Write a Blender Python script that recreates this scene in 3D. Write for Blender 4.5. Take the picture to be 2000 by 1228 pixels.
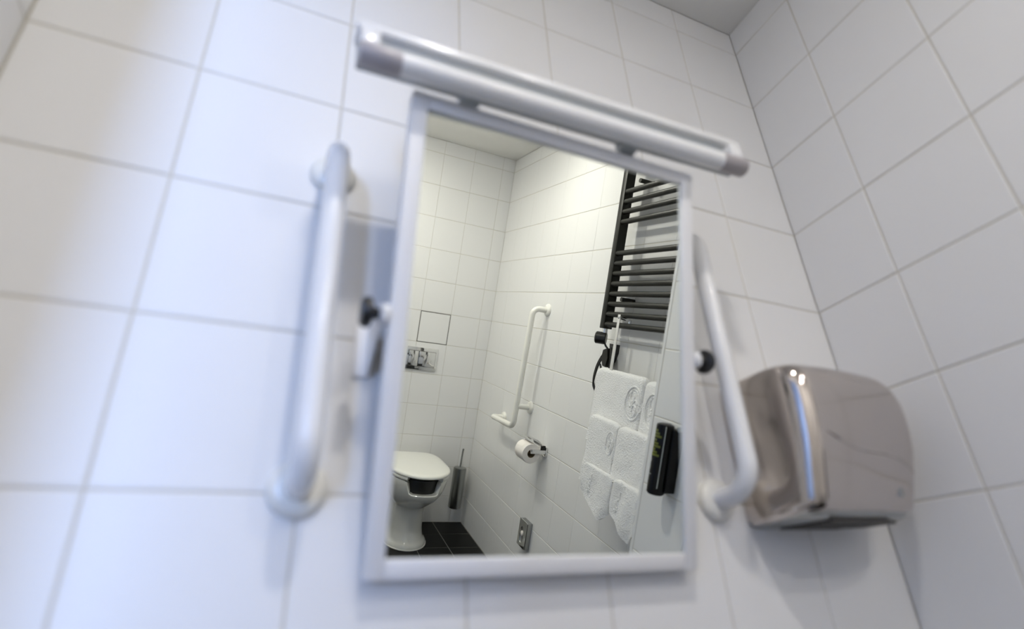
import bpy, bmesh, math, random
from mathutils import Vector, Matrix, noise
random.seed(4)
S = bpy.context.scene
for o in list(bpy.data.objects): bpy.data.objects.remove(o)
COL = S.collection
PI = math.pi

# ------------------------------------------------------------------ camera
cam = bpy.data.cameras.new('camera')
cam.sensor_fit = 'HORIZONTAL'; cam.sensor_width = 36.0
cam.lens = 36.0 * 1085.471 / 2000.0
cam.shift_y = 42.742 / 2000.0
cam.clip_start = 0.02
cam.dof.use_dof = True; cam.dof.focus_distance = 2.55; cam.dof.aperture_fstop = 1.5
co = bpy.data.objects.new('camera', cam); COL.objects.link(co)
CAM_ROWS = [[0.9138804, -0.4030286, -0.0488931], [0.1329571, 0.4109017, -0.9019325], [0.3835948, 0.8177578, 0.4291005]]
co.matrix_world = Matrix((
    (CAM_ROWS[0][0], -CAM_ROWS[1][0], -CAM_ROWS[2][0], -1.04464),
    (CAM_ROWS[0][1], -CAM_ROWS[1][1], -CAM_ROWS[2][1], -0.68412),
    (CAM_ROWS[0][2], -CAM_ROWS[1][2], -CAM_ROWS[2][2], 1.05440),
    (0, 0, 0, 1)))
S.camera = co

# ------------------------------------------------------------------ light and exposure
W = bpy.data.worlds.new('world'); S.world = W; W.use_nodes = True
W.node_tree.nodes['Background'].inputs[0].default_value = (0.55, 0.65, 0.85, 1)
W.node_tree.nodes['Background'].inputs[1].default_value = 0.05
LAMP_A = (-0.90, -1.00); LAMP_A_STRENGTH = 295.0
LAMP_B = (-0.27, -1.85); LAMP_B_STRENGTH = 255.0
LAMP_C = (-0.85, -2.35); LAMP_C_STRENGTH = 400.0
DAYLIGHT_STRENGTH = 25.0
S.view_settings.view_transform = 'Standard'; S.view_settings.look = 'None'
S.view_settings.gamma = 1.0; S.view_settings.use_curve_mapping = False
S.view_settings.exposure = 0.52

# ------------------------------------------------------------------ helpers
def mat(name, color, rough=0.5, metal=0.0, spec=0.5, bump=None, var=None, coat=0.0, emit=None, sheen=0.0):
    m = bpy.data.materials.new(name); m.use_nodes = True
    nt = m.node_tree; b = nt.nodes['Principled BSDF']
    b.inputs['Base Color'].default_value = (*color, 1)
    b.inputs['Roughness'].default_value = rough
    b.inputs['Metallic'].default_value = metal
    b.inputs['Specular IOR Level'].default_value = spec
    b.inputs['Coat Weight'].default_value = coat
    b.inputs['Sheen Weight'].default_value = sheen
    if emit:
        b.inputs['Emission Color'].default_value = (*emit[0], 1)
        b.inputs['Emission Strength'].default_value = emit[1]
    tc = nt.nodes.new('ShaderNodeTexCoord')
    if var:   # gentle colour variation (scale, amount)
        n = nt.nodes.new('ShaderNodeTexNoise'); n.inputs['Scale'].default_value = var[0]
        n.inputs['Detail'].default_value = 4
        mx = nt.nodes.new('ShaderNodeMix'); mx.data_type = 'RGBA'
        mx.inputs['A'].default_value = (*color, 1)
        mx.inputs['B'].default_value = (*[c * (1 - var[1]) for c in color], 1)
        nt.links.new(tc.outputs['Object'], n.inputs['Vector'])
        nt.links.new(n.outputs['Fac'], mx.inputs['Factor'])
        nt.links.new(mx.outputs['Result'], b.inputs['Base Color'])
    if bump:  # (scale, distance, strength)
        n2 = nt.nodes.new('ShaderNodeTexNoise'); n2.inputs['Scale'].default_value = bump[0]
        n2.inputs['Detail'].default_value = 3
        bp = nt.nodes.new('ShaderNodeBump'); bp.inputs['Distance'].default_value = bump[1]
        bp.inputs['Strength'].default_value = bump[2]
        nt.links.new(tc.outputs['Object'], n2.inputs['Vector'])
        nt.links.new(n2.outputs['Fac'], bp.inputs['Height'])
        nt.links.new(bp.outputs['Normal'], b.inputs['Normal'])
    return m

M = dict(
    tile=mat('white_glazed_tile', (0.77, 0.768, 0.765), 0.40, spec=0.28, bump=(9, 0.0008, 0.25), var=(2.5, 0.02)),
    grout=mat('beige_grout', (0.62, 0.59, 0.52), 0.9, var=(40, 0.12)),
    btile=mat('black_floor_tile', (0.008, 0.008, 0.008), 0.3, spec=0.10, var=(6, 0.3), bump=(60, 0.0005, 0.3)),
    bgrout=mat('grey_floor_grout', (0.30, 0.29, 0.27), 0.9, var=(40, 0.12)),
    ceil=mat('ceiling_paint', (0.82, 0.81, 0.78), 0.9, var=(3, 0.03), bump=(120, 0.0005, 0.3)),
    white=mat('white_powder_coat', (0.82, 0.82, 0.82), 0.22, coat=0.3, var=(8, 0.02)),
    cream=mat('white_nylon', (0.83, 0.82, 0.77), 0.28, coat=0.2, var=(8, 0.02)),
    frame=mat('white_frame_lacquer', (0.80, 0.80, 0.81), 0.4, var=(8, 0.03)),
    mirror=mat('mirror_silver', (0.84, 0.875, 0.82), 0.0, metal=1.0),
    back=mat('mirror_backing', (0.16, 0.17, 0.16), 0.6, var=(10, 0.2)),
    black=mat('black_plastic', (0.012, 0.012, 0.012), 0.3, var=(20, 0.2)),
    dblack=mat('glossy_black_dispenser', (0.005, 0.005, 0.006), 0.22, spec=0.22, var=(20, 0.2)),
    rad=mat('anthracite_enamel', (0.011, 0.011, 0.008), 0.36, spec=0.3, var=(20, 0.2)),
    chrome=mat('chrome', (0.78, 0.78, 0.78), 0.06, metal=1.0, var=(20, 0.05)),
    satin=mat('satin_steel', (0.42, 0.43, 0.42), 0.28, metal=1.0, var=(15, 0.1)),
    dryer=mat('polished_steel_cover', (0.58, 0.53, 0.495), 0.11, metal=1.0, var=(10, 0.04)),
    dgrey=mat('dark_grey_plastic', (0.07, 0.065, 0.06), 0.55, var=(30, 0.2)),
    lampgrey=mat('grey_lamp_housing', (0.42, 0.45, 0.46), 0.45, var=(10, 0.08)),
    tube=mat('opal_tube_glass', (0.88, 0.88, 0.88), 0.25, coat=0.4, var=(5, 0.02)),
    cap=mat('tube_end_cap', (0.42, 0.39, 0.40), 0.4, var=(15, 0.1)),
    towel=mat('white_terry', (0.95, 0.95, 0.95), 0.95, spec=0.1, sheen=0.3, bump=(260, 0.006, 1.0), var=(60, 0.05)),
    paper=mat('toilet_paper', (0.86, 0.82, 0.78), 0.95, spec=0.1, bump=(200, 0.001, 0.5), var=(20, 0.04)),
    card=mat('cardboard_core', (0.30, 0.23, 0.13), 0.9, var=(30, 0.2)),
    ceramic=mat('sanitary_ceramic', (0.74, 0.74, 0.70), 0.12, coat=0.4, var=(4, 0.02)),
    seat=mat('toilet_seat_plastic', (0.77, 0.77, 0.73), 0.3, var=(6, 0.02)),
    lime=mat('lime_print', (0.13, 0.15, 0.012), 0.5, var=(40, 0.3)),
    wprint=mat('white_print', (0.42, 0.42, 0.42), 0.5, var=(40, 0.1)),
    silver=mat('silver_strip', (0.55, 0.57, 0.55), 0.3, metal=0.6, var=(20, 0.1)),
    hall=mat('hall_paint', (0.55, 0.55, 0.56), 0.8, var=(3, 0.04)),
    hfloor=mat('hall_floor', (0.18, 0.15, 0.12), 0.6, var=(3, 0.3)),
    lens=mat('lamp_lens', (0.9, 0.9, 0.88), 0.4),
    joint=mat('dark_joint', (0.03, 0.03, 0.03), 0.8, var=(20, 0.2)),
)

def link(o, parent=None):
    COL.objects.link(o)
    if parent: o.parent = parent
    return o

def finish(name, bm, m, parent=None, smooth=False, loc=None, angle=40):
    bmesh.ops.recalc_face_normals(bm, faces=bm.faces[:])
    me = bpy.data.meshes.new(name); bm.to_mesh(me); bm.free()
    me.materials.append(M[m] if isinstance(m, str) else m)
    if smooth:
        for p in me.polygons: p.use_smooth = True
        me.set_sharp_from_angle(angle=math.radians(angle))
    o = bpy.data.objects.new(name, me)
    link(o, parent)
    if loc: o.location = loc
    return o

def empty(name, loc=(0, 0, 0), rot=(0, 0, 0)):
    o = bpy.data.objects.new(name, None); o.empty_display_size = 0.05
    link(o); o.location = loc; o.rotation_euler = rot
    return o

def tag(o, label, cat, group=None):
    o['label'] = label; o['category'] = cat
    if group: o['group'] = group
    return o

def struct(o, label=None, cat=None):
    o['kind'] = 'structure'
    if label: o['label'] = label
    if cat: o['category'] = cat
    return o

def box(bm, x0, x1, y0, y1, z0, z1, bev=0.0, seg=2):
    r = bmesh.ops.create_cube(bm, size=1.0)
    vs = r['verts']
    for v in vs:
        v.co = Vector(((x0 + x1) / 2 + v.co.x * (x1 - x0), (y0 + y1) / 2 + v.co.y * (y1 - y0), (z0 + z1) / 2 + v.co.z * (z1 - z0)))
    if bev > 0:
        es = set(e for v in vs for e in v.link_edges)
        bmesh.ops.bevel(bm, geom=list(es), offset=bev, segments=seg, profile=0.5, affect='EDGES')
    return vs

def fillet(pts, r, n=8):
    pts = [Vector(p) for p in pts]; out = [pts[0]]
    for i in range(1, len(pts) - 1):
        a, b, c = pts[i - 1], pts[i], pts[i + 1]
        d1 = (a - b).normalized(); d2 = (c - b).normalized()
        ang = d1.angle(d2)
        if ang > PI - 0.01: out.append(b); continue
        rr = min(r, 0.49 * (a - b).length * math.tan(ang / 2), 0.49 * (c - b).length * math.tan(ang / 2)) if False else r
        t = rr / math.tan(ang / 2)
        p1 = b + d1 * t; p2 = b + d2 * t
        ctr = b + (d1 + d2).normalized() * (rr / math.sin(ang / 2))
        v1 = p1 - ctr; v2 = p2 - ctr; tot = v1.angle(v2); ax = v1.cross(v2).normalized()
        for k in range(n + 1):
            out.append(ctr + Matrix.Rotation(tot * k / n, 3, ax) @ v1)
    out.append(pts[-1]); return out

def tube(bm, pts, r, seg=20, closed=False, flat=(1, 1), cap=True):
    pts = [Vector(p) for p in pts]; n = len(pts)
    rads = r if isinstance(r, (list, tuple)) else [r] * n
    tg = []
    for i in range(n):
        if closed: t = pts[(i + 1) % n] - pts[(i - 1) % n]
        elif i == 0: t = pts[1] - pts[0]
        elif i == n - 1: t = pts[-1] - pts[-2]
        else: t = pts[i + 1] - pts[i - 1]
        tg.append(t.normalized())
    up = Vector((0, 0, 1)) if abs(tg[0].z) < 0.9 else Vector((0, 1, 0))
    nrm = (up - tg[0] * up.dot(tg[0])).normalized(); rings = []
    for i in range(n):
        if i: 
            q = tg[i - 1].rotation_difference(tg[i]); nrm = (q @ nrm); nrm = (nrm - tg[i] * nrm.dot(tg[i])).normalized()
        bi = tg[i].cross(nrm)
        rings.append([bm.verts.new(pts[i] + (nrm * math.cos(2 * PI * k / seg) * flat[0] + bi * math.sin(2 * PI * k / seg) * flat[1]) * rads[i]) for k in range(seg)])
    m = n if closed else n - 1
    for i in range(m):
        a, b = rings[i], rings[(i + 1) % n]
        for k in range(seg):
            bm.faces.new((a[k], a[(k + 1) % seg], b[(k + 1) % seg], b[k]))
    if not closed and cap:
        bm.faces.new(rings[0][::-1]); bm.faces.new(rings[-1])

def lathe(bm, prof, center=(0, 0, 0), axis=(0, 0, 1), seg=32, cap=True):
    ax = Vector(axis).normalized()
    q = Vector((0, 0, 1)).rotation_difference(ax); c = Vector(center); rings = []
    for r, h in prof:
        if r < 1e-6: rings.append([bm.verts.new(c + q @ Vector((0, 0, h)))])
        else: rings.append([bm.verts.new(c + q @ Vector((r * math.cos(2 * PI * k / seg), r * math.sin(2 * PI * k / seg), h))) for k in range(seg)])
    for a, b in zip(rings, rings[1:]):
        if len(a) == 1 and len(b) == 1: continue
        if len(a) == 1:
            for k in range(seg): bm.faces.new((a[0], b[k], b[(k + 1) % seg]))
        elif len(b) == 1:
            for k in range(seg): bm.faces.new((a[k], a[(k + 1) % seg], b[0]))
        else:
            for k in range(seg): bm.faces.new((a[k], a[(k + 1) % seg], b[(k + 1) % seg], b[k]))
    if cap and len(rings[0]) > 1: bm.faces.new(rings[0][::-1])
    if cap and len(rings[-1]) > 1: bm.faces.new(rings[-1])

def loft(bm, rings, closed=True, cap0=True, cap1=True):
    rv = [[bm.verts.new(p) for p in r] for r in rings]; n = len(rv[0])
    for a, b in zip(rv, rv[1:]):
        for k in range(n if closed else n - 1):
            bm.faces.new((a[k], a[(k + 1) % n], b[(k + 1) % n], b[k]))
    if closed and cap0: bm.faces.new(rv[0][::-1])
    if closed and cap1: bm.faces.new(rv[-1])
    return rv

def part(name, m, parent, fn, smooth=True, angle=40, loc=None):
    bm = bmesh.new(); fn(bm)
    return finish(name, bm, m, parent, smooth, loc, angle)

# ------------------------------------------------------------------ the room (metres; x=0 right corner, y=0 mirror wall, z=0 floor)
XL, XR, XREC = -1.404, 0.0, 0.2474
YSTEP, YB = -0.788, -2.9374
H = 2.4586
ROWS = [0.0] + [0.175 + 0.2 * k for k in range(12)] + [H]
GR = 0.0026   # joint width
TILECACHE = {}
def tile_mesh(w, h, m, depth=0.009, ch=0.0014, cu=None):
    cu = ch if cu is None else cu
    key = (round(w, 4), round(h, 4), m, cu)
    if key in TILECACHE: return TILECACHE[key]
    bm = bmesh.new(); rings = []
    for (i, z) in ((0, -depth), (0, -ch), (ch, 0.0)):
        a, b = w / 2 - (cu if i else 0), h / 2 - i
        rings.append([(-a, -b, z), (a, -b, z), (a, b, z), (-a, b, z)])
    loft(bm, rings, cap0=False)
    bmesh.ops.recalc_face_normals(bm, faces=bm.faces[:])
    me = bpy.data.meshes.new('tile'); bm.to_mesh(me); bm.free(); me.materials.append(M[m])
    TILECACHE[key] = me
    return me

def lay_tiles(parent, origin, u, v, us, vs, m='tile', gr=GR, skip=None, gu=None):
    u = Vector(u); v = Vector(v); n = u.cross(v)
    R = Matrix((u, v, n)).transposed().to_4x4()
    for i in range(len(us) - 1):
        for j in range(len(vs) - 1):
            if skip and skip(us[i], us[i + 1], vs[j], vs[j + 1]): continue
            w = us[i + 1] - us[i] - (gu or gr); h = vs[j + 1] - vs[j] - gr
            if w < 0.004 or h < 0.004: continue
            o = bpy.data.objects.new('tile', tile_mesh(w, h, m, cu=(None if gu is None else gu * .4))); link(o, parent)
            c = Vector(origin) + u * (us[i] + us[i + 1]) / 2 + v * (vs[j] + vs[j + 1]) / 2 + n * random.uniform(-0.0002, 0.0002)
            o.matrix_local = Matrix.Translation(c) @ R @ Matrix.Rotation(random.uniform(-.0008, .0008), 4, 'X') @ Matrix.Rotation(random.uniform(-.0008, .0008), 4, 'Y')

G = 0.0014    # the joints lie this far behind the tile faces
T = 0.12
wf = struct(part('wall_front', 'grout', None, lambda b: box(b, XL - T, XREC + T, G, T, 0, H + T), False), 'white tiled wall behind the tilted mirror and grab bars', 'wall')
lay_tiles(wf, (0, 0, 0), (1, 0, 0), (0, 0, 1), [-1.404, -1.201, -1.001, -0.801, -0.601, -0.401, -0.201, 0.0012], ROWS)
wr = struct(part('wall_right', 'grout', None, lambda b: box(b, G, XREC - 0.012, YSTEP + G, 0.0, 0, H), False), 'white tiled wall section right of the hand dryer', 'wall')
lay_tiles(wr, (0, 0, 0), (0, -1, 0), (0, 0, 1), [-0.0012, 0.172, 0.374, 0.574, 0.774], ROWS)
part('corner_trim', 'tile', wr, lambda b: box(b, 0.0, 0.012, YSTEP, YSTEP + 0.0135, 0, H, 0.002), False)
lay_tiles(wr, (0, YSTEP, 0), (1, 0, 0), (0, 0, 1), [0.012, 0.212, XREC], ROWS)
wc = struct(part('wall_recess', 'grout', None, lambda b: box(b, XREC + G, XREC + T, YB - T, 0, 0, H + T), False), 'white tiled wall carrying the radiator and the angled grab rail', 'wall')
lay_tiles(wc, (XREC, 0, 0), (0, -1, 0), (0, 0, 1), [0.788, 0.925] + [1.125 + 0.2 * k for k in range(9)] + [-YB], ROWS, gu=0.0007)
wb = struct(part('wall_back', 'grout', None, lambda b: box(b, XL - T, XREC + T, YB - T, YB - G, 0, H + T), False), 'white tiled wall behind the toilet', 'wall')
bus = [-XREC, -XREC + 0.084] + [-XREC + 0.084 + 0.2 * k for k in range(1, 8)] + [1.404]
PX0, PX1 = XREC - 0.084 - 0.4, XREC - 0.084 - 0.2      # access panel bay
lay_tiles(wb, (0, YB, 0), (-1, 0, 0), (0, 0, 1), bus, ROWS, skip=lambda a, b, c, d: abs(a + PX1) < 0.01 and abs(c - 1.175) < 0.01, gu=0.0016)
DY0, DY1, DZ = -1.32, -0.40, 2.05                      # doorway in the left wall
def left_slab(b):
    box(b, XL - T, XL - G, YB, DY0, 0, H); box(b, XL - T, XL - G, DY1, 0, 0, H); box(b, XL - T, XL - G, DY0, DY1, DZ, H)
wl = struct(part('wall_left', 'grout', None, left_slab, False), 'white tiled wall with the doorway, at the far left edge', 'wall')
lus = sorted(set([round(-0.2 * k, 3) for k in range(15)] + [YB, DY0, DY1]))
lus = [u for u in lus if not (abs(u - DY0) < 0.03 and u != DY0)]
lvs = sorted(ROWS + [DZ])
lay_tiles(wl, (XL, 0, 0), (0, 1, 0), (0, 0, 1), lus, lvs, skip=lambda a, b, c, d: a > DY0 - 0.01 and b < DY1 + 0.01 and d < DZ + 0.01)
dj = struct(empty('door_1', (XL, (DY0 + DY1) / 2, 0)), 'white door lining around the opening in the left wall', 'door frame')
for nm, bx in (('jamb', (-T - .01, .012, (DY0 - DY1) / 2, (DY0 - DY1) / 2 + .03, 0, DZ)), ('jamb', (-T - .01, .012, (DY1 - DY0) / 2 - .03, (DY1 - DY0) / 2, 0, DZ)), ('head', (-T - .01, .012, (DY0 - DY1) / 2 + .03, (DY1 - DY0) / 2 - .03, DZ - .03, DZ))):
    part(nm, 'white', dj, lambda b: box(b, *bx, 0.003), False)
fl = struct(part('floor', 'bgrout', None, lambda b: box(b, XL - T, XREC + T, YB - T, T, -0.1, -G), False), 'black tiled floor with thin pale joints', 'floor')
fxs = [XL] + [0.051 + 0.2 * k for k in range(-7, 1)] + [XREC]
fys = [YB] + [-2.745 + 0.2 * k for k in range(14)] + [0.0]
lay_tiles(fl, (0, 0, 0), (1, 0, 0), (0, 1, 0), fxs, fys, 'btile', 0.0030, skip=lambda a, b, c, d: a > 0.03 and c > YSTEP)
from mathutils.geometry import tessellate_polygon
CAN_R, CAN_D = 0.050, -0.004
def ceiling_sheet(b):
    loops = [[Vector((XL, YB, H)), Vector((XREC, YB, H)), Vector((XREC, 0, H)), Vector((XL, 0, H))]]
    for cx, cy in (LAMP_A, LAMP_B, LAMP_C):
        loops.append([Vector((cx + CAN_R * math.cos(2 * PI * k / 32), cy + CAN_R * math.sin(2 * PI * k / 32), H)) for k in range(32)])
    vs = [b.verts.new(v) for l in loops for v in l]
    for t in tessellate_polygon(loops): b.faces.new([vs[i] for i in t])
    for f in b.faces: f.normal_update()
    box(b, XL, XREC, YB, 0, H + 0.08, H + 0.12)
ce = struct(part('ceiling', 'ceil', None, ceiling_sheet, False), 'plain off-white painted ceiling', 'ceiling')

# adjoining hall with the window that sends cool daylight through the doorway
HX0, HX1, HY0, HY1 = -3.3, XL - T, -3.4, 0.3
WX0, WX1, WZ0, WZ1 = -2.95, -2.05, 0.85, 2.15
def hall_back(b):
    box(b, HX0, WX0, HY0 - .1, HY0, 0, H); box(b, WX1, HX1, HY0 - .1, HY0, 0, H)
    box(b, WX0, WX1, HY0 - .1, HY0, 0, WZ0); box(b, WX0, WX1, HY0 - .1, HY0, WZ1, H)
struct(part('wall_hall_back', 'hall', None, hall_back, False), 'grey hall wall with a window beyond the doorway', 'wall')
struct(part('wall_hall_left', 'hall', None, lambda b: box(b, HX0 - .1, HX0, HY0 - .1, HY1 + .1, 0, H), False), 'grey side wall of the hall beyond the doorway', 'wall')
struct(part('wall_hall_front', 'hall', None, lambda b: box(b, HX0, HX1, HY1, HY1 + .1, 0, H), False), 'grey front wall of the hall beyond the doorway', 'wall')
struct(part('wall_hall_right', 'hall', None, lambda b: box(b, HX1 - .02, HX1, HY0, YB - T, 0, H), False), 'short grey hall wall beside the window', 'wall')
struct(part('floor_hall', 'hfloor', None, lambda b: box(b, HX0 - .1, HX1, HY0 - .1, HY1 + .1, -.1, 0), False), 'dark hall floor beyond the doorway', 'floor')
struct(part('ceiling_hall', 'hall', None, lambda b: box(b, HX0 - .1, HX1, HY0 - .1, HY1 + .1, H, H + .1), False), 'grey hall ceiling beyond the doorway', 'ceiling')
wn = struct(empty('window_1', ((WX0 + WX1) / 2, HY0, WZ0)), 'daylit window of the hall', 'window')
hw, hh = (WX1 - WX0) / 2, WZ1 - WZ0
for bx in ((-hw, -hw + .05, -.06, -.02, 0, hh), (hw - .05, hw, -.06, -.02, 0, hh), (-hw + .05, hw - .05, -.06, -.02, 0, .05), (-hw + .05, hw - .05, -.06, -.02, hh - .05, hh)):
    part('window_frame', 'white', wn, lambda b: box(b, *bx), False)
daymat = mat('daylit_pane', (0.7, 0.8, 0.9), 0.3, emit=((0.36, 0.54, 1.0), DAYLIGHT_STRENGTH))
part('window_pane', daymat, wn, lambda b: box(b, -hw + .05, hw - .05, -.05, -.045, .05, hh - .05), False)

# ceiling downlights
def downlight(x, y, strength, label):
    t = empty('ceiling_downlight', (x, y, H)); tag(t, label, 'ceiling light', 'recessed downlights in the ceiling')
    part('trim_ring', 'white', t, lambda b: tube(b, [((CAN_R + .003) * math.cos(a * PI / 24), (CAN_R + .003) * math.sin(a * PI / 24), -0.002) for a in range(48)], 0.006, 8, True, (0.5, 1)))
    part('can', 'white', t, lambda b: lathe(b, [(CAN_R, -.001), (CAN_R, .05), (CAN_R - .002, .05), (CAN_R - .002, -.001), (CAN_R, -.001)], seg=32, cap=False))
    em = mat('downlight_lens', (0.9, 0.9, 0.9), 0.4, emit=((1.0, 0.955, 0.895), strength))
    part('lens', em, t, lambda b: lathe(b, [(CAN_R - .003, CAN_D + .010), (CAN_R - .003, CAN_D + .002), (0.03, CAN_D - .005), (0, CAN_D - .008)], seg=32))
downlight(*LAMP_A, LAMP_A_STRENGTH, 'round recessed downlight above the washing area')
downlight(*LAMP_B, LAMP_B_STRENGTH, 'round recessed downlight close to the radiator wall')
downlight(*LAMP_C, LAMP_C_STRENGTH, 'round recessed downlight near the back wall')

# ------------------------------------------------------------------ tilting mirror
TILT = 0.2537
PIV = Vector((-0.7005, -0.10, 1.3749))
mi = empty('tilting_mirror', PIV, (TILT, 0, 0))
tag(mi, 'rectangular mirror in a slim white frame, tilted forward from the tiled wall', 'mirror')
MW, MH, FW = 0.2275, 0.299, 0.0215      # half width, half height, frame face width
part('glass', 'mirror', mi, lambda b: box(b, -MW + .004, MW - .004, 0.0, 0.004, -MH - .004 + .004, MH - .006), False)
part('backing_panel', 'back', mi, lambda b: box(b, -MW + .003, MW - .003, 0.0042, 0.014, -MH - .001, MH - .0065), False)
FF, FB = -0.005, 0.018
for (nm, bx) in (('frame_rail', (-MW, -MW + FW, FF, FB, -MH - .004, MH - .0065)), ('frame_rail', (MW - FW, MW, FF, FB, -MH - .004, MH - .0065)),
                 ('frame_rail', (-MW + FW, MW - FW, FF, FB, MH - .0065 - FW, MH - .0065)), ('frame_rail', (-MW + FW, MW - FW, FF, FB, -MH - .004, -MH - .004 + FW))):
    part(nm, 'frame', mi, lambda b: box(b, *bx, 0.0022, 2))
for s in (-1, 1):
    part('pivot_collar', 'white', mi, lambda b: lathe(b, [(0, 0), (.012, 0), (.0135, .003), (.0135, .009), (.009, .012), (0, .012)], (s * MW, 0.004, -0.008), (s, 0, 0), 24))
    part('clamp_knob', 'black', mi, lambda b: lathe(b, [(0, .010), (.007, .010), (.007, .016), (.009, .019), (.0165, .021), (.0185, .023), (.0185, .029), (.016, .033), (0, .034)], (s * MW, 0.004, -0.008), (s, 0, 0), 28))
# wall brackets that carry the pivots
for s, lab in ((-1, 'white steel wall bracket at the left mirror pivot'), (1, 'white steel wall bracket at the right mirror pivot')):
    br = empty('mirror_bracket', (PIV.x + s * 0.2345, 0, PIV.z - 0.008)); tag(br, lab, 'bracket', 'mirror wall brackets')
    part('wall_plate', 'frame', br, lambda b: box(b, -0.018, 0.006, -0.004, -0.0005, -0.045, 0.03, .001))
    def arm(b):
        pr = [(-0.004, -0.045), (-0.004, 0.022), (-0.105, 0.010), (-0.105, -0.010), (-0.07, -0.012)]
        loft(b, [[(x, y, z) for y, z in pr] for x in (-0.0015, 0.0015)])
    part('bracket_arm', 'frame', br, arm, False)

# ------------------------------------------------------------------ tube lamp clipped to the mirror
LP0, LP1 = Vector((-1.0015, -0.205, 1.6565)), Vector((-0.386, -0.205, 1.675))
ld = (LP1 - LP0); LL = ld.length
lamp = empty('mirror_lamp', (LP0 + LP1) / 2); lamp.rotation_euler = (0, -math.atan2(ld.z, ld.x), 0)
tag(lamp, 'slim unlit tube lamp with a white housing above the mirror', 'lamp')
hl = LL / 2
part('tube', 'tube', lamp, lambda b: tube(b, [(-hl + .05, 0, 0), (hl - .05, 0, 0)], .0143, 28))
for s in (-1, 1):
    part('tube_end_cap', 'cap', lamp, lambda b: lathe(b, [(0, 0), (.0135, 0), (.0150, .002), (.0150, .046), (.0146, .050), (0, .050)], (s * hl, 0, 0), (-s, 0, 0), 28))
    part('lamp_holder', 'white', lamp, lambda b: box(b, s * hl - .012 - s * .012, s * hl + .012 - s * .012, -.008, .014, .012, .040, .003))
part('housing', 'white', lamp, lambda b: box(b, -hl - .004, hl + .012, -.001, .034, .0465, .062, .005))
part('reflector_channel', 'lampgrey', lamp, lambda b: box(b, -hl, hl + .002, .009, .032, .008, .048, .001), False)
for x in (-0.852, -0.595):
    part('clip', 'lampgrey', lamp, lambda b: box(b, x - .0125 - (LP0.x + LP1.x) / 2, x + .0125 - (LP0.x + LP1.x) / 2, .014, .040, -.006, .016, .001), False)

# ------------------------------------------------------------------ straight grab bars either side of the mirror
def flange(b, c, axis, r=.033):
    lathe(b, [(r, 0), (r, .004), (r - .003, .010), (r - .009, .0135), (.018, .0145), (0, .0145)], c, axis, 40)
def wall_bar(x, label):
    t = empty('grab_bar', (x, 0, 1.18)); tag(t, label, 'grab bar', 'vertical grab bars beside the mirror')
    z1 = 0.455
    part('bar', 'white', t, lambda b: tube(b, fillet([(0, -.008, 0), (0, -.08, 0), (0, -.08, z1), (0, -.008, z1)], .045, 12), .0148, 28))
    for z in (0, z1):
        part('flange', 'cream', t, lambda b: flange(b, (0, 0, z), (0, -1, 0)))
wall_bar(-1.0025, 'white vertical grab bar left of the mirror')
wall_bar(-0.392, 'white vertical grab bar between the mirror and the hand dryer')

# ------------------------------------------------------------------ hand dryer
DX0, DX1, DD, DZ0, DZ1 = -0.335, -0.062, 0.157, 1.147, 1.368
dry = empty('hand_dryer', ((DX0 + DX1) / 2, 0, DZ0)); tag(dry, 'polished steel hand dryer mounted in the tiled corner', 'hand dryer')
dw = (DX1 - DX0) / 2
def dry_ring(z, inset, infront, rl=.030, rr=.062):
    a0, a1, d = -dw + inset * .06, dw - inset, -(DD - infront)
    pts = [(a0, 0, z)]
    n = 12
    for k in range(n + 1):
        t = PI / 2 * k / n; pts.append((a0 + rl - rl * math.cos(t), d + rl - rl * math.sin(t), z))
    for k in range(1, 6):
        x = a0 + rl + (a1 - rr - a0 - rl) * k / 6
        pts.append((x, d - 0.004 * math.sin(PI * k / 6), z))
    for k in range(n + 1):
        t = PI / 2 * k / n; pts.append((a1 - rr + rr * math.sin(t), d + rr - rr * math.cos(t), z))
    pts.append((a1, 0, z)); return pts
def dry_cover(b):
    hh = DZ1 - DZ0
    lv = [(0, .026, .032), (.003, .022, .028), (.010, .018, .025), (.03, .012, .021), (.06, .006, .014), (.09, .002, .007), (.12, 0, .003), (.145, .001, .0005),
          (.165, .003, 0), (.18, .009, .0005), (.192, .017, .002), (.202, .028, .005), (.209, .040, .010), (.214, .054, .017), (.2175, .072, .027), (.219, .095, .040)]
    loft(b, [dry_ring(z * hh / .219, i, f) for z, i, f in lv], cap0=True)
part('cover', 'dryer', dry, dry_cover, True, 60)
from mathutils.bvhtree import BVHTree
def surface_along(o, axis):
    me = o.data
    tree = BVHTree.FromPolygons([v.co for v in me.vertices], [p.vertices for p in me.polygons])
    d = Vector(axis)
    def f(p):
        h = tree.ray_cast(Vector(p) - d * .5, d)
        return h[0] if h[0] is not None else Vector(p)
    return f
cover = [c for c in dry.children if c.name.startswith('cover')][0]
on_cover = surface_along(cover, (0, 1, 0))
def wave(b):
    ps = []
    for k in range(29):
        u = k / 28
        ps.append(on_cover((-dw + .036 + u * .200, 0, .108 - .052 * u - .007 * math.sin(2 * PI * u))))
    tube(b, ps, [.0005 + .0021 * min(1, 6 * k / 28, 6 * (28 - k) / 28) for k in range(29)], 8)
part('wave_ridge', 'dryer', dry, wave)
bp = on_cover((.045, 0, .028))
part('badge', 'satin', dry, lambda b: box(b, bp.x - .006, bp.x + .006, bp.y - .0012, bp.y + .006, .020, .034, .0006), False)
def base_ring(z, i):
    return [(p[0] * (1 - i * 4), p[1] * (1 - i * 3) , z) for p in dry_ring(z, .026, .032)]
part('bottom_shell', 'satin', dry, lambda b: loft(b, [base_ring(.0, 0), base_ring(-.005, .010), base_ring(-.008, .024), base_ring(-.010, .045)]), True, 30)
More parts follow.
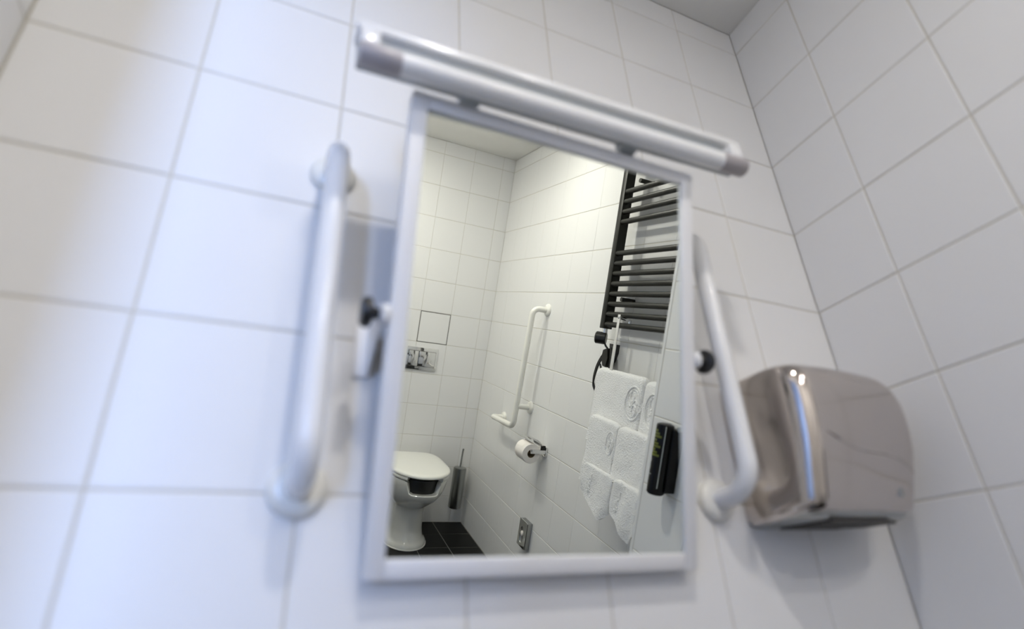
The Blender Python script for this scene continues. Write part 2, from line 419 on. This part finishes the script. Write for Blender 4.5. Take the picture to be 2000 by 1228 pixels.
for k in range(9):
    part('grille_slat', 'dgrey', dry, lambda b: box(b, -.095, .03, -.118 + k * .011, -.112 + k * .011, -.0135, -.0095), False)
part('air_nozzle', 'dgrey', dry, lambda b: box(b, .034, .070, -.100, -.04, -.0135, -.009, .001), False)
part('lip', 'dryer', dry, lambda b: tube(b, [(-dw + .005, -.010, -.002), (-dw - .001, -.05, .001), (-dw - .000, -.09, .006), (-dw + .010, -.122, .013)], [.005, .008, .008, .005], 12))

# ------------------------------------------------------------------ towel radiator on the recess wall
RX = 0.165; RY0, RY1 = -1.428, -0.915
rad = empty('towel_radiator', (RX, (RY0 + RY1) / 2, 1.418)); tag(rad, 'black ladder towel radiator on the white tiled wall', 'radiator')
def R(x, y, z): return (x - RX, y - (RY0 + RY1) / 2, z - 1.418)
ZT = 2.19
def bx6(b, x0, x1, y0, y1, z0, z1, bev=.003):
    p = R(x0, y0, z0); q = R(x1, y1, z1); box(b, p[0], q[0], p[1], q[1], p[2], q[2], bev)
for y in (RY0, RY1 - .032):
    part('upright', 'rad', rad, lambda b: bx6(b, RX, RX + .042, y, y + .032, 1.418, ZT))
zs = [1.437 + .0417 * k for k in range(8)] + [1.858 + .0417 * k for k in range(4)] + [2.11 + .0417 * k for k in range(2)]
for z in zs:
    part('rung', 'rad', rad, lambda b: tube(b, [R(RX + .013, RY0 + .028, z), R(RX + .013, RY1 - .028, z)], .0112, 20))
for y in (-1.33, -1.02):
    for z in (1.542, 2.02):
        part('wall_mount', 'rad', rad, lambda b: tube(b, [R(RX + .02, y, z), R(XREC, y, z)], .009, 14))
part('connector', 'chrome', rad, lambda b: tube(b, [R(RX + .02, RY0 + .016, 1.418), R(RX + .02, RY0 + .016, 1.400)], .011, 18))
kn = part('thermostat', 'black', rad, lambda b: lathe(b, [(0, -.022), (.022, -.022), (.0255, -.018), (.0255, .020), (.022, .024), (0, .024)], R(RX + .012, RY0 + .008, 1.378), (-.75, -.66, 0), 30))
part('dial', 'dgrey', kn, lambda b: [lathe(b, [(.017, 0), (.017, .0015), (.0, .0015)], Vector(R(RX + .012, RY0 + .008, 1.378)) + Vector((-.75, -.66, 0)).normalized() * .024, (-.75, -.66, 0), 24)])
# cable with its wall clip
cab = empty('power_cable', (0.22, -1.38, 1.25)); tag(cab, 'black coiled power cable below the radiator thermostat', 'cable')
def C(x, y, z): return (x - .22, y + 1.38, z - 1.25)
def spline(pts, n=10):
    P = [Vector(p) for p in pts]; P = [P[0]] + P + [P[-1]]; out = []
    for i in range(1, len(P) - 2):
        for k in range(n):
            t = k / n; a, b, c, d = P[i - 1], P[i], P[i + 1], P[i + 2]
            out.append(0.5 * ((2 * b) + (-a + c) * t + (2 * a - 5 * b + 4 * c - d) * t * t + (-a + 3 * b - 3 * c + d) * t ** 3))
    out.append(P[-2]); return out
for pts in ([(.185, -1.405, 1.362), (.19, -1.395, 1.347), (.20, -1.392, 1.335), (.208, -1.395, 1.31)],
            [(.205, -1.400, 1.335), (.205, -1.440, 1.30), (.20, -1.460, 1.25), (.20, -1.465, 1.19), (.205, -1.435, 1.15)],
            [(.20, -1.395, 1.335), (.20, -1.430, 1.29), (.195, -1.447, 1.24), (.195, -1.455, 1.18), (.20, -1.425, 1.145)],
            [(.205, -1.380, 1.345), (.205, -1.370, 1.30), (.205, -1.370, 1.25), (.205, -1.380, 1.20), (.205, -1.395, 1.15)],
            [(.20, -1.370, 1.345), (.20, -1.357, 1.30), (.20, -1.357, 1.25), (.20, -1.375, 1.19)],
            [(.195, -1.425, 1.27), (.195, -1.405, 1.24), (.195, -1.385, 1.215), (.195, -1.370, 1.19)]):
    part('cord', 'black', cab, lambda b: tube(b, spline([C(*p) for p in pts]), .0042, 8))
part('plug_housing', 'rad', cab, lambda b: loft(b, [[C(x, y, z) for y, z in ((-1.420, 1.330), (-1.39, 1.340), (-1.378, 1.30), (-1.386, 1.262), (-1.408, 1.265), (-1.424, 1.295))] for x in (.195, .235)]), False)
part('wall_clip', 'black', cab, lambda b: loft(b, [[C(x, y, z) for y, z in ((-1.425, 1.360), (-1.380, 1.360), (-1.380, 1.325), (-1.395, 1.285), (-1.41, 1.285))] for x in (.225, XREC)]), False)

# chrome hanger hooked over the lowest rungs
han = empty('towel_hanger', (0.155, -1.12, 1.20)); tag(han, 'chrome hanging towel rack hooked over the radiator rungs', 'towel rack')
def K(x, y, z): return (x - .155, y + 1.12, z - 1.20)
for y in (-1.268, -0.86):
    part('upright', 'chrome', han, lambda b: box(b, *[v for p in zip(K(.1475, y - .0085, .88), K(.1515, y + .0085, 1.478)) for v in p], .001), False)
    part('hook', 'chrome', han, lambda b: tube(b, fillet([K(.150, y, 1.468), K(.150, y, 1.466), K(.200, y, 1.462), K(.200, y, 1.440)], .0008, 3), .0065, 10))
TIER = [(.160, 1.236), (.122, 1.058), (.090, .888)]
for (x, z), yr in zip(TIER, (-1.30, -1.285, -1.225)):
    for y in ((-1.268, -.86) if x > .1 else (-1.215, -.895)):
        part('rod_arm', 'chrome', han, lambda b: box(b, *[v for p in zip(K(min(x, .148), y - .006, z - .002), K(max(x, .152), y + .006, z + .002)) for v in p]), False)
    part('rod', 'chrome', han, lambda b: tube(b, [K(x, yr, z), K(x, -.83, z)], .006, 14))

# ------------------------------------------------------------------ towels
def towel(name, y0, y1, x, zt, zb, label, group, th=.022, wav=.004, seed=0, droop=None, nu=44):
    """folded terry towel draped over a rod; droop(u) lowers the front hem"""
    t = empty(name, (x, (y0 + y1) / 2, zt)); tag(t, label, 'towel', group)
    yc = (y0 + y1) / 2; rnd = random.Random(seed); ph = rnd.uniform(0, 6)
    def body(b):
        rings = []
        for i in range(nu + 1):
            u = i / nu; y = y0 + (y1 - y0) * u - yc
            e = min(1.0, min(u, 1 - u) * (y1 - y0) / .012); e = max(0.0, e); e = math.sqrt(1 - (1 - e) ** 2)
            e2 = min(1.0, min(u, 1 - u) * (y1 - y0) / .035); sag = -.010 * (1 - e2) ** 2
            hw = th * (.45 + .55 * e); dz = droop(u) if droop else 0.0
            prof = []; nf = 22
            hb = zt - zb + dz; hbk = (zt - zb) * .9
            def wv(v): return wav * math.sin(ph + u * 7 + v * 3) * v + wav * .6 * math.sin(ph * 2 + u * 13) * v
            for k in range(nf):      # front outer, hem to top
                v = 1 - k / nf; prof.append((-hw - .004 * v + wv(v), y, -.6 * hw + sag * (1 - v) - hb * v))
            for k in range(9):       # round top
                a = PI - PI * k / 8; prof.append((hw * math.cos(a), y, -.6 * hw + sag + hw * .95 * math.sin(a) * (.75 + .25 * e)))
            for k in range(1, nf + 1):
                v = k / nf; prof.append((hw * (1 - .35 * v) + wv(v) * .3, y, -.6 * hw - hbk * v))
            prof.append((hw * .1, y, -.6 * hw - hbk * .97)); prof.append((-hw * .4, y, -.6 * hw - hb * .985))
            rings.append(prof)
        rings = [[Vector(p) + noise.noise_vector(Vector(p) * 22 + Vector((seed * 3.1, 0, 0))) * .0028 + noise.noise_vector(Vector(p) * 75) * .0010 for p in r] for r in rings]
        loft(b, rings)
    part('terry_body', 'towel', t, body, True, 75)
    return t
def on_cloth(t):
    me = [c for c in t.children if c.name.startswith('terry_body')][0].data
    tree = BVHTree.FromPolygons([v.co for v in me.vertices], [p.vertices for p in me.polygons])
    def f(y, z, lift=0.0):
        h = tree.ray_cast(Vector((-.2, y, z)), Vector((1, 0, 0)))
        return Vector(((h[0].x if h[0] else 0.0) - lift, y, z))
    return f
def emblem(t, y, z, sy, sz, k_=1.0):
    """raised oval ring around an S-shaped swirl of two curls"""
    on = on_cloth(t)
    def P(a, r, l): return on(y + math.cos(a) * r * sy, z + math.sin(a) * r * sz, l)
    def f(b):
        tube(b, [P(2 * PI * k / 48, 1.0, .0003) for k in range(48)], .0034 * k_, 8, True)
        tube(b, [P(2 * PI * k / 40, .80, -.0003) for k in range(40)], .0022 * k_, 8, True)
        for s in (1, -1):
            pts = []
            for k in range(22):
                a = k / 21 * PI * 1.55 + (0 if s > 0 else PI) + 2.2
                r = .40 - .26 * k / 21
                pts.append(on(y + (s * -.10 + math.cos(a) * r) * sy, z + (s * .36 + math.sin(a) * r) * sz, .0003))
            tube(b, pts, .0040 * k_, 8)
        tube(b, [on(y + (-.55 + 1.1 * k / 12) * sy, z + .22 * math.sin(-PI + 2 * PI * k / 12) * sz, .0003) for k in range(13)], .0040 * k_, 8)
    part('embossed_emblem', 'towel', t, f)
def stitched(t, y, z0, z1, n):
    """tiny raised woven characters running up the cloth, too worn to read"""
    rr = random.Random(7); on = on_cloth(t)
    def f(b):
        h = (z1 - z0) / n
        for i in range(n):
            zc = z0 + h * (i + .5); yy = y + .010 * (i / n)
            for j in range(3):
                a = rr.choice([0, PI / 2, .9, -.9]); l = .005
                cy, cz = yy + rr.uniform(-.006, .006), zc + rr.uniform(-.2, .2) * h
                tube(b, [on(cy + q * math.cos(a) * l, cz + q * math.sin(a) * l) for q in (-1, 0, 1)], .0028, 6)
    part('woven_lettering', 'towel', t, f)
GB = 'bath towels on the top tier'; GH = 'hand towels on the middle tier'; GW = 'face cloths on the bottom tier'
t1 = towel('bath_towel', -1.362, -1.033, .160, 1.257, .98, 'white bath towel with a whole oval emblem, on the top tier', GB, seed=1, th=.0185)
emblem(t1, -1.082 + 1.1975, 1.164 - 1.257, .046, .060)
t2 = towel('bath_towel', -1.029, -.80, .158, 1.252, .98, 'white bath towel cut off by the wall edge, on the top tier', GB, seed=2, th=.019)
emblem(t2, -.048, -.095, .044, .060)
t3 = towel('hand_towel', -1.302, -1.100, .122, 1.078, .83, 'white hand towel with a small emblem, on the middle tier', GH, seed=3, th=.0145)
emblem(t3, -1.137 + 1.201, 1.003 - 1.078, .024, .041, .65)
t4 = towel('hand_towel', -1.097, -.835, .119, 1.076, .83, 'plain white hand towel beside the emblem one, on the middle tier', GH, seed=4, th=.0165)
def hem(kx, lo, hi): return lambda u: lo + (hi - lo) * (u / kx if u < kx else 1 - .55 * (u - kx) / (1 - kx))
t5 = towel('face_cloth', -1.248, -1.048, .090, .903, .80, 'small white face cloth hanging leftmost on the bottom tier', GW, seed=5, th=.009, wav=.005, droop=hem(.80, -.005, .058))
t6 = towel('face_cloth', -1.040, -.885, .088, .905, .80, 'small white face cloth hanging rightmost on the bottom tier', GW, seed=6, th=.0105, wav=.005, droop=hem(.84, -.005, .068))
stitched(t5, -.040, -.100, -.025, 6)
stitched(t6, -.034, -.105, -.030, 6)

# ------------------------------------------------------------------ soap dispenser on the near wall
sd = empty('soap_dispenser', (0, -0.657, .977)); tag(sd, 'black cylindrical soap dispenser on the wall corner', 'soap dispenser')
part('wall_holder', 'dblack', sd, lambda b: box(b, -.034, -.0005, -.026, .024, .010, .184, .003))
part('bottle', 'dblack', sd, lambda b: lathe(b, [(0, .0), (.021, .0), (.0245, .004), (.0245, .188), (.023, .193), (.016, .196), (0, .197)], (-.040, -.008, 0), (0, 0, 1), 40))
for yy in (-.030, .022):
    part('chrome_cap', 'silver', sd, lambda b: box(b, -.024, -.006, yy - .005, yy + .005, .180, .195, .003))
part('silver_stripe', 'silver', sd, lambda b: box(b, -.0545, -.0525, .0105, .0130, .020, .190), False)
rr = random.Random(3)
def arcstrip(b, a0, a1, z0, z1, r=.0248):
    n = 5; P = []
    for k in range(n + 1):
        a = a0 + (a1 - a0) * k / n; P.append((-.040 + r * math.cos(a), -.008 + r * math.sin(a)))
    rows = [[(x, y, z) for x, y in P] for z in (z0, z1)]
    loft(b, rows, closed=False)
def print_lime(b):
    for i, z in enumerate((.176, .168, .160, .150, .141, .133, .125, .117, .109)):
        arcstrip(b, PI - .10 - .28 * (i % 3), PI + .62 - .25 * (i % 2), z - .0035, z + .0025)
part('lime_print', 'lime', sd, print_lime)
def print_white(b):
    arcstrip(b, PI + .30, PI + .62, .088, .096); arcstrip(b, PI + .38, PI + .55, .066, .078); arcstrip(b, PI + .0, PI + .6, .054, .0555)
part('white_print', 'wprint', sd, print_white)

# ------------------------------------------------------------------ angled grab rail by the toilet
gr = empty('angled_grab_rail', (XREC, -2.13, .82)); tag(gr, 'white L-shaped grab rail on the wall by the toilet', 'grab rail')
def Q(x, y, z): return (x - XREC, y + 2.13, z - .82)
part('bar', 'cream', gr, lambda b: tube(b, fillet([Q(XREC - .006, -2.102, 1.478), Q(XREC - .083, -2.112, 1.478), Q(XREC - .083, -2.140, .838), Q(XREC - .083, -2.455, .826), Q(XREC - .006, -2.470, .820)], .036, 8), .0155, 22))
part('stub', 'cream', gr, lambda b: tube(b, [Q(XREC - .083, -2.135, .95), Q(XREC - .006, -2.130, .948)], .0145, 18))
for y, z in ((-2.101, 1.479), (-2.129, .948), (-2.472, .820)):
    part('flange', 'cream', gr, lambda b: flange(b, Q(XREC, y, z), (-1, 0, 0), .034))

# ------------------------------------------------------------------ toilet paper holder and roll
tp = empty('toilet_roll_holder', (XREC, -1.885, .775)); tag(tp, 'chrome toilet roll holder with hood on the wall', 'roll holder')
part('wall_plate', 'chrome', tp, lambda b: box(b, -.010, -.0005, -.024, .024, -.024, .024, .002))
part('arm', 'chrome', tp, lambda b: box(b, -.092, -.008, .010, .022, -.010, .010, .002))
part('spindle', 'chrome', tp, lambda b: tube(b, [(-.082, .018, 0), (-.082, -.092, 0)], .008, 16))
def hood(b):
    rings = []
    for y in (-.090, .012):
        P = []
        for k in range(13):
            a = math.radians(20 + 88 * k / 12); P.append((-.082 + .062 * math.cos(a), y, .062 * math.sin(a)))
        for k in range(12, -1, -1):
            a = math.radians(20 + 88 * k / 12); P.append((-.082 + .0605 * math.cos(a), y, .0605 * math.sin(a)))
        rings.append(P)
    loft(b, rings)
part('hood', 'chrome', tp, hood)
part('hood_hinge', 'black', tp, lambda b: box(b, -.032, -.008, .004, .012, .006, .030, .002), False)
ro = empty('toilet_roll', (XREC - .082, -1.920, .763)); tag(ro, 'white toilet paper roll on the chrome holder', 'toilet roll')
part('paper', 'paper', ro, lambda b: lathe(b, [(.021, -.048), (.047, -.048), (.049, -.045), (.049, .045), (.047, .048), (.021, .048), (.021, -.048)], (0, 0, 0), (0, 1, 0), 40, False))
part('core', 'card', ro, lambda b: lathe(b, [(.0195, -.047), (.0208, -.047), (.0208, .047), (.0195, .047), (.0195, -.047)], (0, 0, 0), (0, 1, 0), 28, False))
part('loose_end', 'paper', ro, lambda b: loft(b, [[(-.0498 * math.cos(a), y, .0498 * math.sin(a) ) for a in [math.radians(30 + 6 * k) for k in range(8)]] for y in (-.047, .02)], closed=False))

# ------------------------------------------------------------------ hygiene bag dispenser
hb = empty('hygiene_bag_dispenser', (XREC, -1.942, .268)); tag(hb, 'small chrome hygiene bag dispenser low on the wall', 'dispenser')
part('case', 'satin', hb, lambda b: box(b, -.026, -.0005, -.043, .045, 0, .133, .002))
def fplate(b):
    ov = [(math.cos(2 * PI * k / 32) * .021 - .004, math.sin(2 * PI * k / 32) * .042 + .060) for k in range(32)]
    out = []
    for k in range(32):
        a = 2 * PI * k / 32; c, s = math.cos(a), math.sin(a); m = max(abs(c), abs(s)); out.append((c / m * .044 + .002, s / m * .0665 + .0675))
    loft(b, [[(x, y, z) for y, z in out] for x in (-.026, -.031)] , cap0=False, cap1=False)
    v1 = [b.verts.new((-.031, y, z)) for y, z in out]; v2 = [b.verts.new((-.031, y, z)) for y, z in ov]; v3 = [b.verts.new((-.0262, y, z)) for y, z in ov]
    for k in range(32):
        j = (k + 1) % 32; b.faces.new((v1[k], v1[j], v2[j], v2[k])); b.faces.new((v2[k], v2[j], v3[j], v3[k]))
part('face_plate', 'chrome', hb, fplate, False)
part('slot', 'black', hb, lambda b: box(b, -.030, -.0262, .0435, .0462, .002, .131), False)
part('paper_bag', 'paper', hb, lambda b: lathe(b, [(.014, -.001), (.012, .004), (.005, .007), (0, .008)], (-.0265, -.006, .066), (-1, 0, 0), 20))

# ------------------------------------------------------------------ flush plate and access panel on the back wall
fp = empty('flush_plate', (-0.187, YB, .995)); tag(fp, 'chrome dual flush plate above the toilet', 'flush plate')
part('plate', 'chrome', fp, lambda b: box(b, -.100, .100, 0.0005, .010, 0, .146, .003), True)
part('small_button', 'chrome', fp, lambda b: box(b, -.088, -.026, .009, .0145, .024, .122, .002), True)
part('large_button', 'chrome', fp, lambda b: box(b, -.022, .086, .009, .0145, .024, .122, .002), True)
part('button_gap', 'joint', fp, lambda b: box(b, -.0895, .0875, .0095, .0105, .0225, .1235), False)
ap = empty('access_panel', ((PX0 + PX1) / 2, YB, 1.175)); tag(ap, 'square tiled access panel outlined by a dark joint above the flush plate', 'access panel')
part('panel_tile', 'tile', ap, lambda b: box(b, -.0958, .0958, -.009, .0002, .0042, .1958, .001), False)
for bx in ((-.0995, -.0958, -.012, -.0004, .0005, .1995), (.0958, .0995, -.012, -.0004, .0005, .1995), (-.0958, .0958, -.012, -.0004, .0005, .0042), (-.0958, .0958, -.012, -.0004, .1958, .1995)):
    part('dark_joint', 'joint', ap, lambda b: box(b, *bx), False)

# ------------------------------------------------------------------ toilet
TX = -0.200
to = empty('toilet', (TX, YB, 0)); tag(to, 'white floor-standing toilet with a cut-out front and closed lid', 'toilet')
def dshape(a, d0, d1, z, n=48, ratio=1.25, zf=None):
    c = max(d1 - a * ratio, d0 + .02); P = []
    for k in range(n):
        t = 2 * PI * k / n + PI / 2          # k=0 is the front
        cx, sy = math.cos(t), math.sin(t)
        if sy >= 0: x, y = a * cx, c + (d1 - c) * sy
        else:
            p = 0.45; x = a * math.copysign(abs(cx) ** p, cx); y = c - (c - d0) * abs(sy) ** p
        ang = abs((2 * PI * k / n + PI) % (2 * PI) - PI)
        P.append((x, y, zf(z, ang) if zf else z))
    return P
def dip(z, ang):
    if z < .30: return z
    w = min(1, max(0, (.62 - ang) / .16)); w = w * w * (3 - 2 * w)
    return z - w * .068 * min(1, (z - .30) / .14)
def bowl(b):
    sec = [(.0, .128, .05, .437), (.018, .128, .05, .437), (.030, .118, .055, .425), (.045, .103, .06, .408), (.10, .094, .06, .402), (.18, .088, .06, .402), (.232, .089, .06, .412),
           (.243, .094, .05, .425), (.262, .112, .04, .462), (.29, .134, .03, .505), (.325, .152, .02, .54), (.37, .167, .01, .570), (.41, .174, .005, .584), (.432, .176, .003, .588), (.440, .173, .004, .585)]
    rings = [dshape(a, d0, d1, z, 64, 1.3, dip) for z, a, d0, d1 in sec]
    rings += [dshape(a, d0, d1, z, 64, 1.3, dip) for z, a, d0, d1 in ((.440, .142, .12, .553), (.425, .138, .125, .548), (.36, .12, .15, .53), (.30, .08, .2, .46), (.29, .02, .28, .40))]
    loft(b, rings)
part('bowl', 'ceramic', to, bowl, True, 50)
def ringpart(b, a_o, a_i, d0o, d0i, d1o, d1i, z0, z1, cut, n=64):
    o = dshape(a_o, d0o, d1o, 0, n, 1.3); i = dshape(a_i, d0i, d1i, 0, n, 1.3)
    ks = [k for k in range(n) if min(k, n - k) * 2 * PI / n > cut]
    rings = []
    for k in ks:
        O, I = Vector(o[k]), Vector(i[k]); m = .004; d = (O - I).normalized() * m
        rings.append([(O.x - d.x, O.y - d.y, z0), (O.x, O.y, z0 + m), (O.x, O.y, z1 - m), (O.x - d.x, O.y - d.y, z1), (I.x, I.y, z1), (I.x, I.y, z0)])
    loft(b, rings)
part('seat_ring', 'seat', to, lambda b: ringpart(b, .181, .118, .08, .16, .600, .52, .446, .466, .50), True, 50)
def lid(b):
    rings = [dshape(.181 - i, .085 + i, .606 - i, z, 64, 1.3) for z, i in ((.4685, .006), (.470, .001), (.476, 0), (.482, .002), (.487, .010), (.490, .03), (.4915, .08))]
    loft(b, rings)
part('lid', 'seat', to, lid, True, 60)
def cutout_panel(b):
    n = 64; o = dshape(.140, .12, .555, 0, n, 1.3); i = dshape(.136, .125, .548, 0, n, 1.3)
    ks = list(range(n - 10, n)) + list(range(0, 11))
    loft(b, [[(o[k][0], o[k][1], .366), (o[k][0], o[k][1], .4455), (i[k][0], i[k][1], .4455), (i[k][0], i[k][1], .366)] for k in ks])
gd = part('added_black_panel', 'black', to, cutout_panel, True)  # black sheet added so the opening under the closed lid reads dark
gd['label'] = 'black panel added inside the cut-out front'
for s in (-1, 1):
    part('hinge', 'chrome', to, lambda b: tube(b, [(s * .075 - .02, .075, .458), (s * .075 + .02, .075, .458)], .010, 14))
part('floor_seal', 'cream', to, lambda b: tube(b, dshape(.128, .06, .437, .003, 64), .004, 6, True))

# ------------------------------------------------------------------ toilet brush
tb = empty('toilet_brush', (0.163, YB, .125)); tag(tb, 'steel wall-hung toilet brush holder beside the toilet', 'toilet brush')
part('holder', 'satin', tb, lambda b: lathe(b, [(0, 0), (.040, 0), (.042, .003), (.042, .262), (.040, .262), (.040, .2), (0, .2)], (0, .062, 0), (0, 0, 1), 40))
part('lid', 'satin', tb, lambda b: lathe(b, [(.0385, .258), (.0385, .266), (.010, .270), (0, .270)], (0, .062, 0), (0, 0, 1), 36))
part('handle', 'satin', tb, lambda b: tube(b, [(0, .062, .268), (.003, .062, .38), (.004, .062, .392)], [.0055, .0055, .006], 14))
part('wall_bracket', 'chrome', tb, lambda b: box(b, -.014, .014, .0005, .024, .16, .20, .002), False)
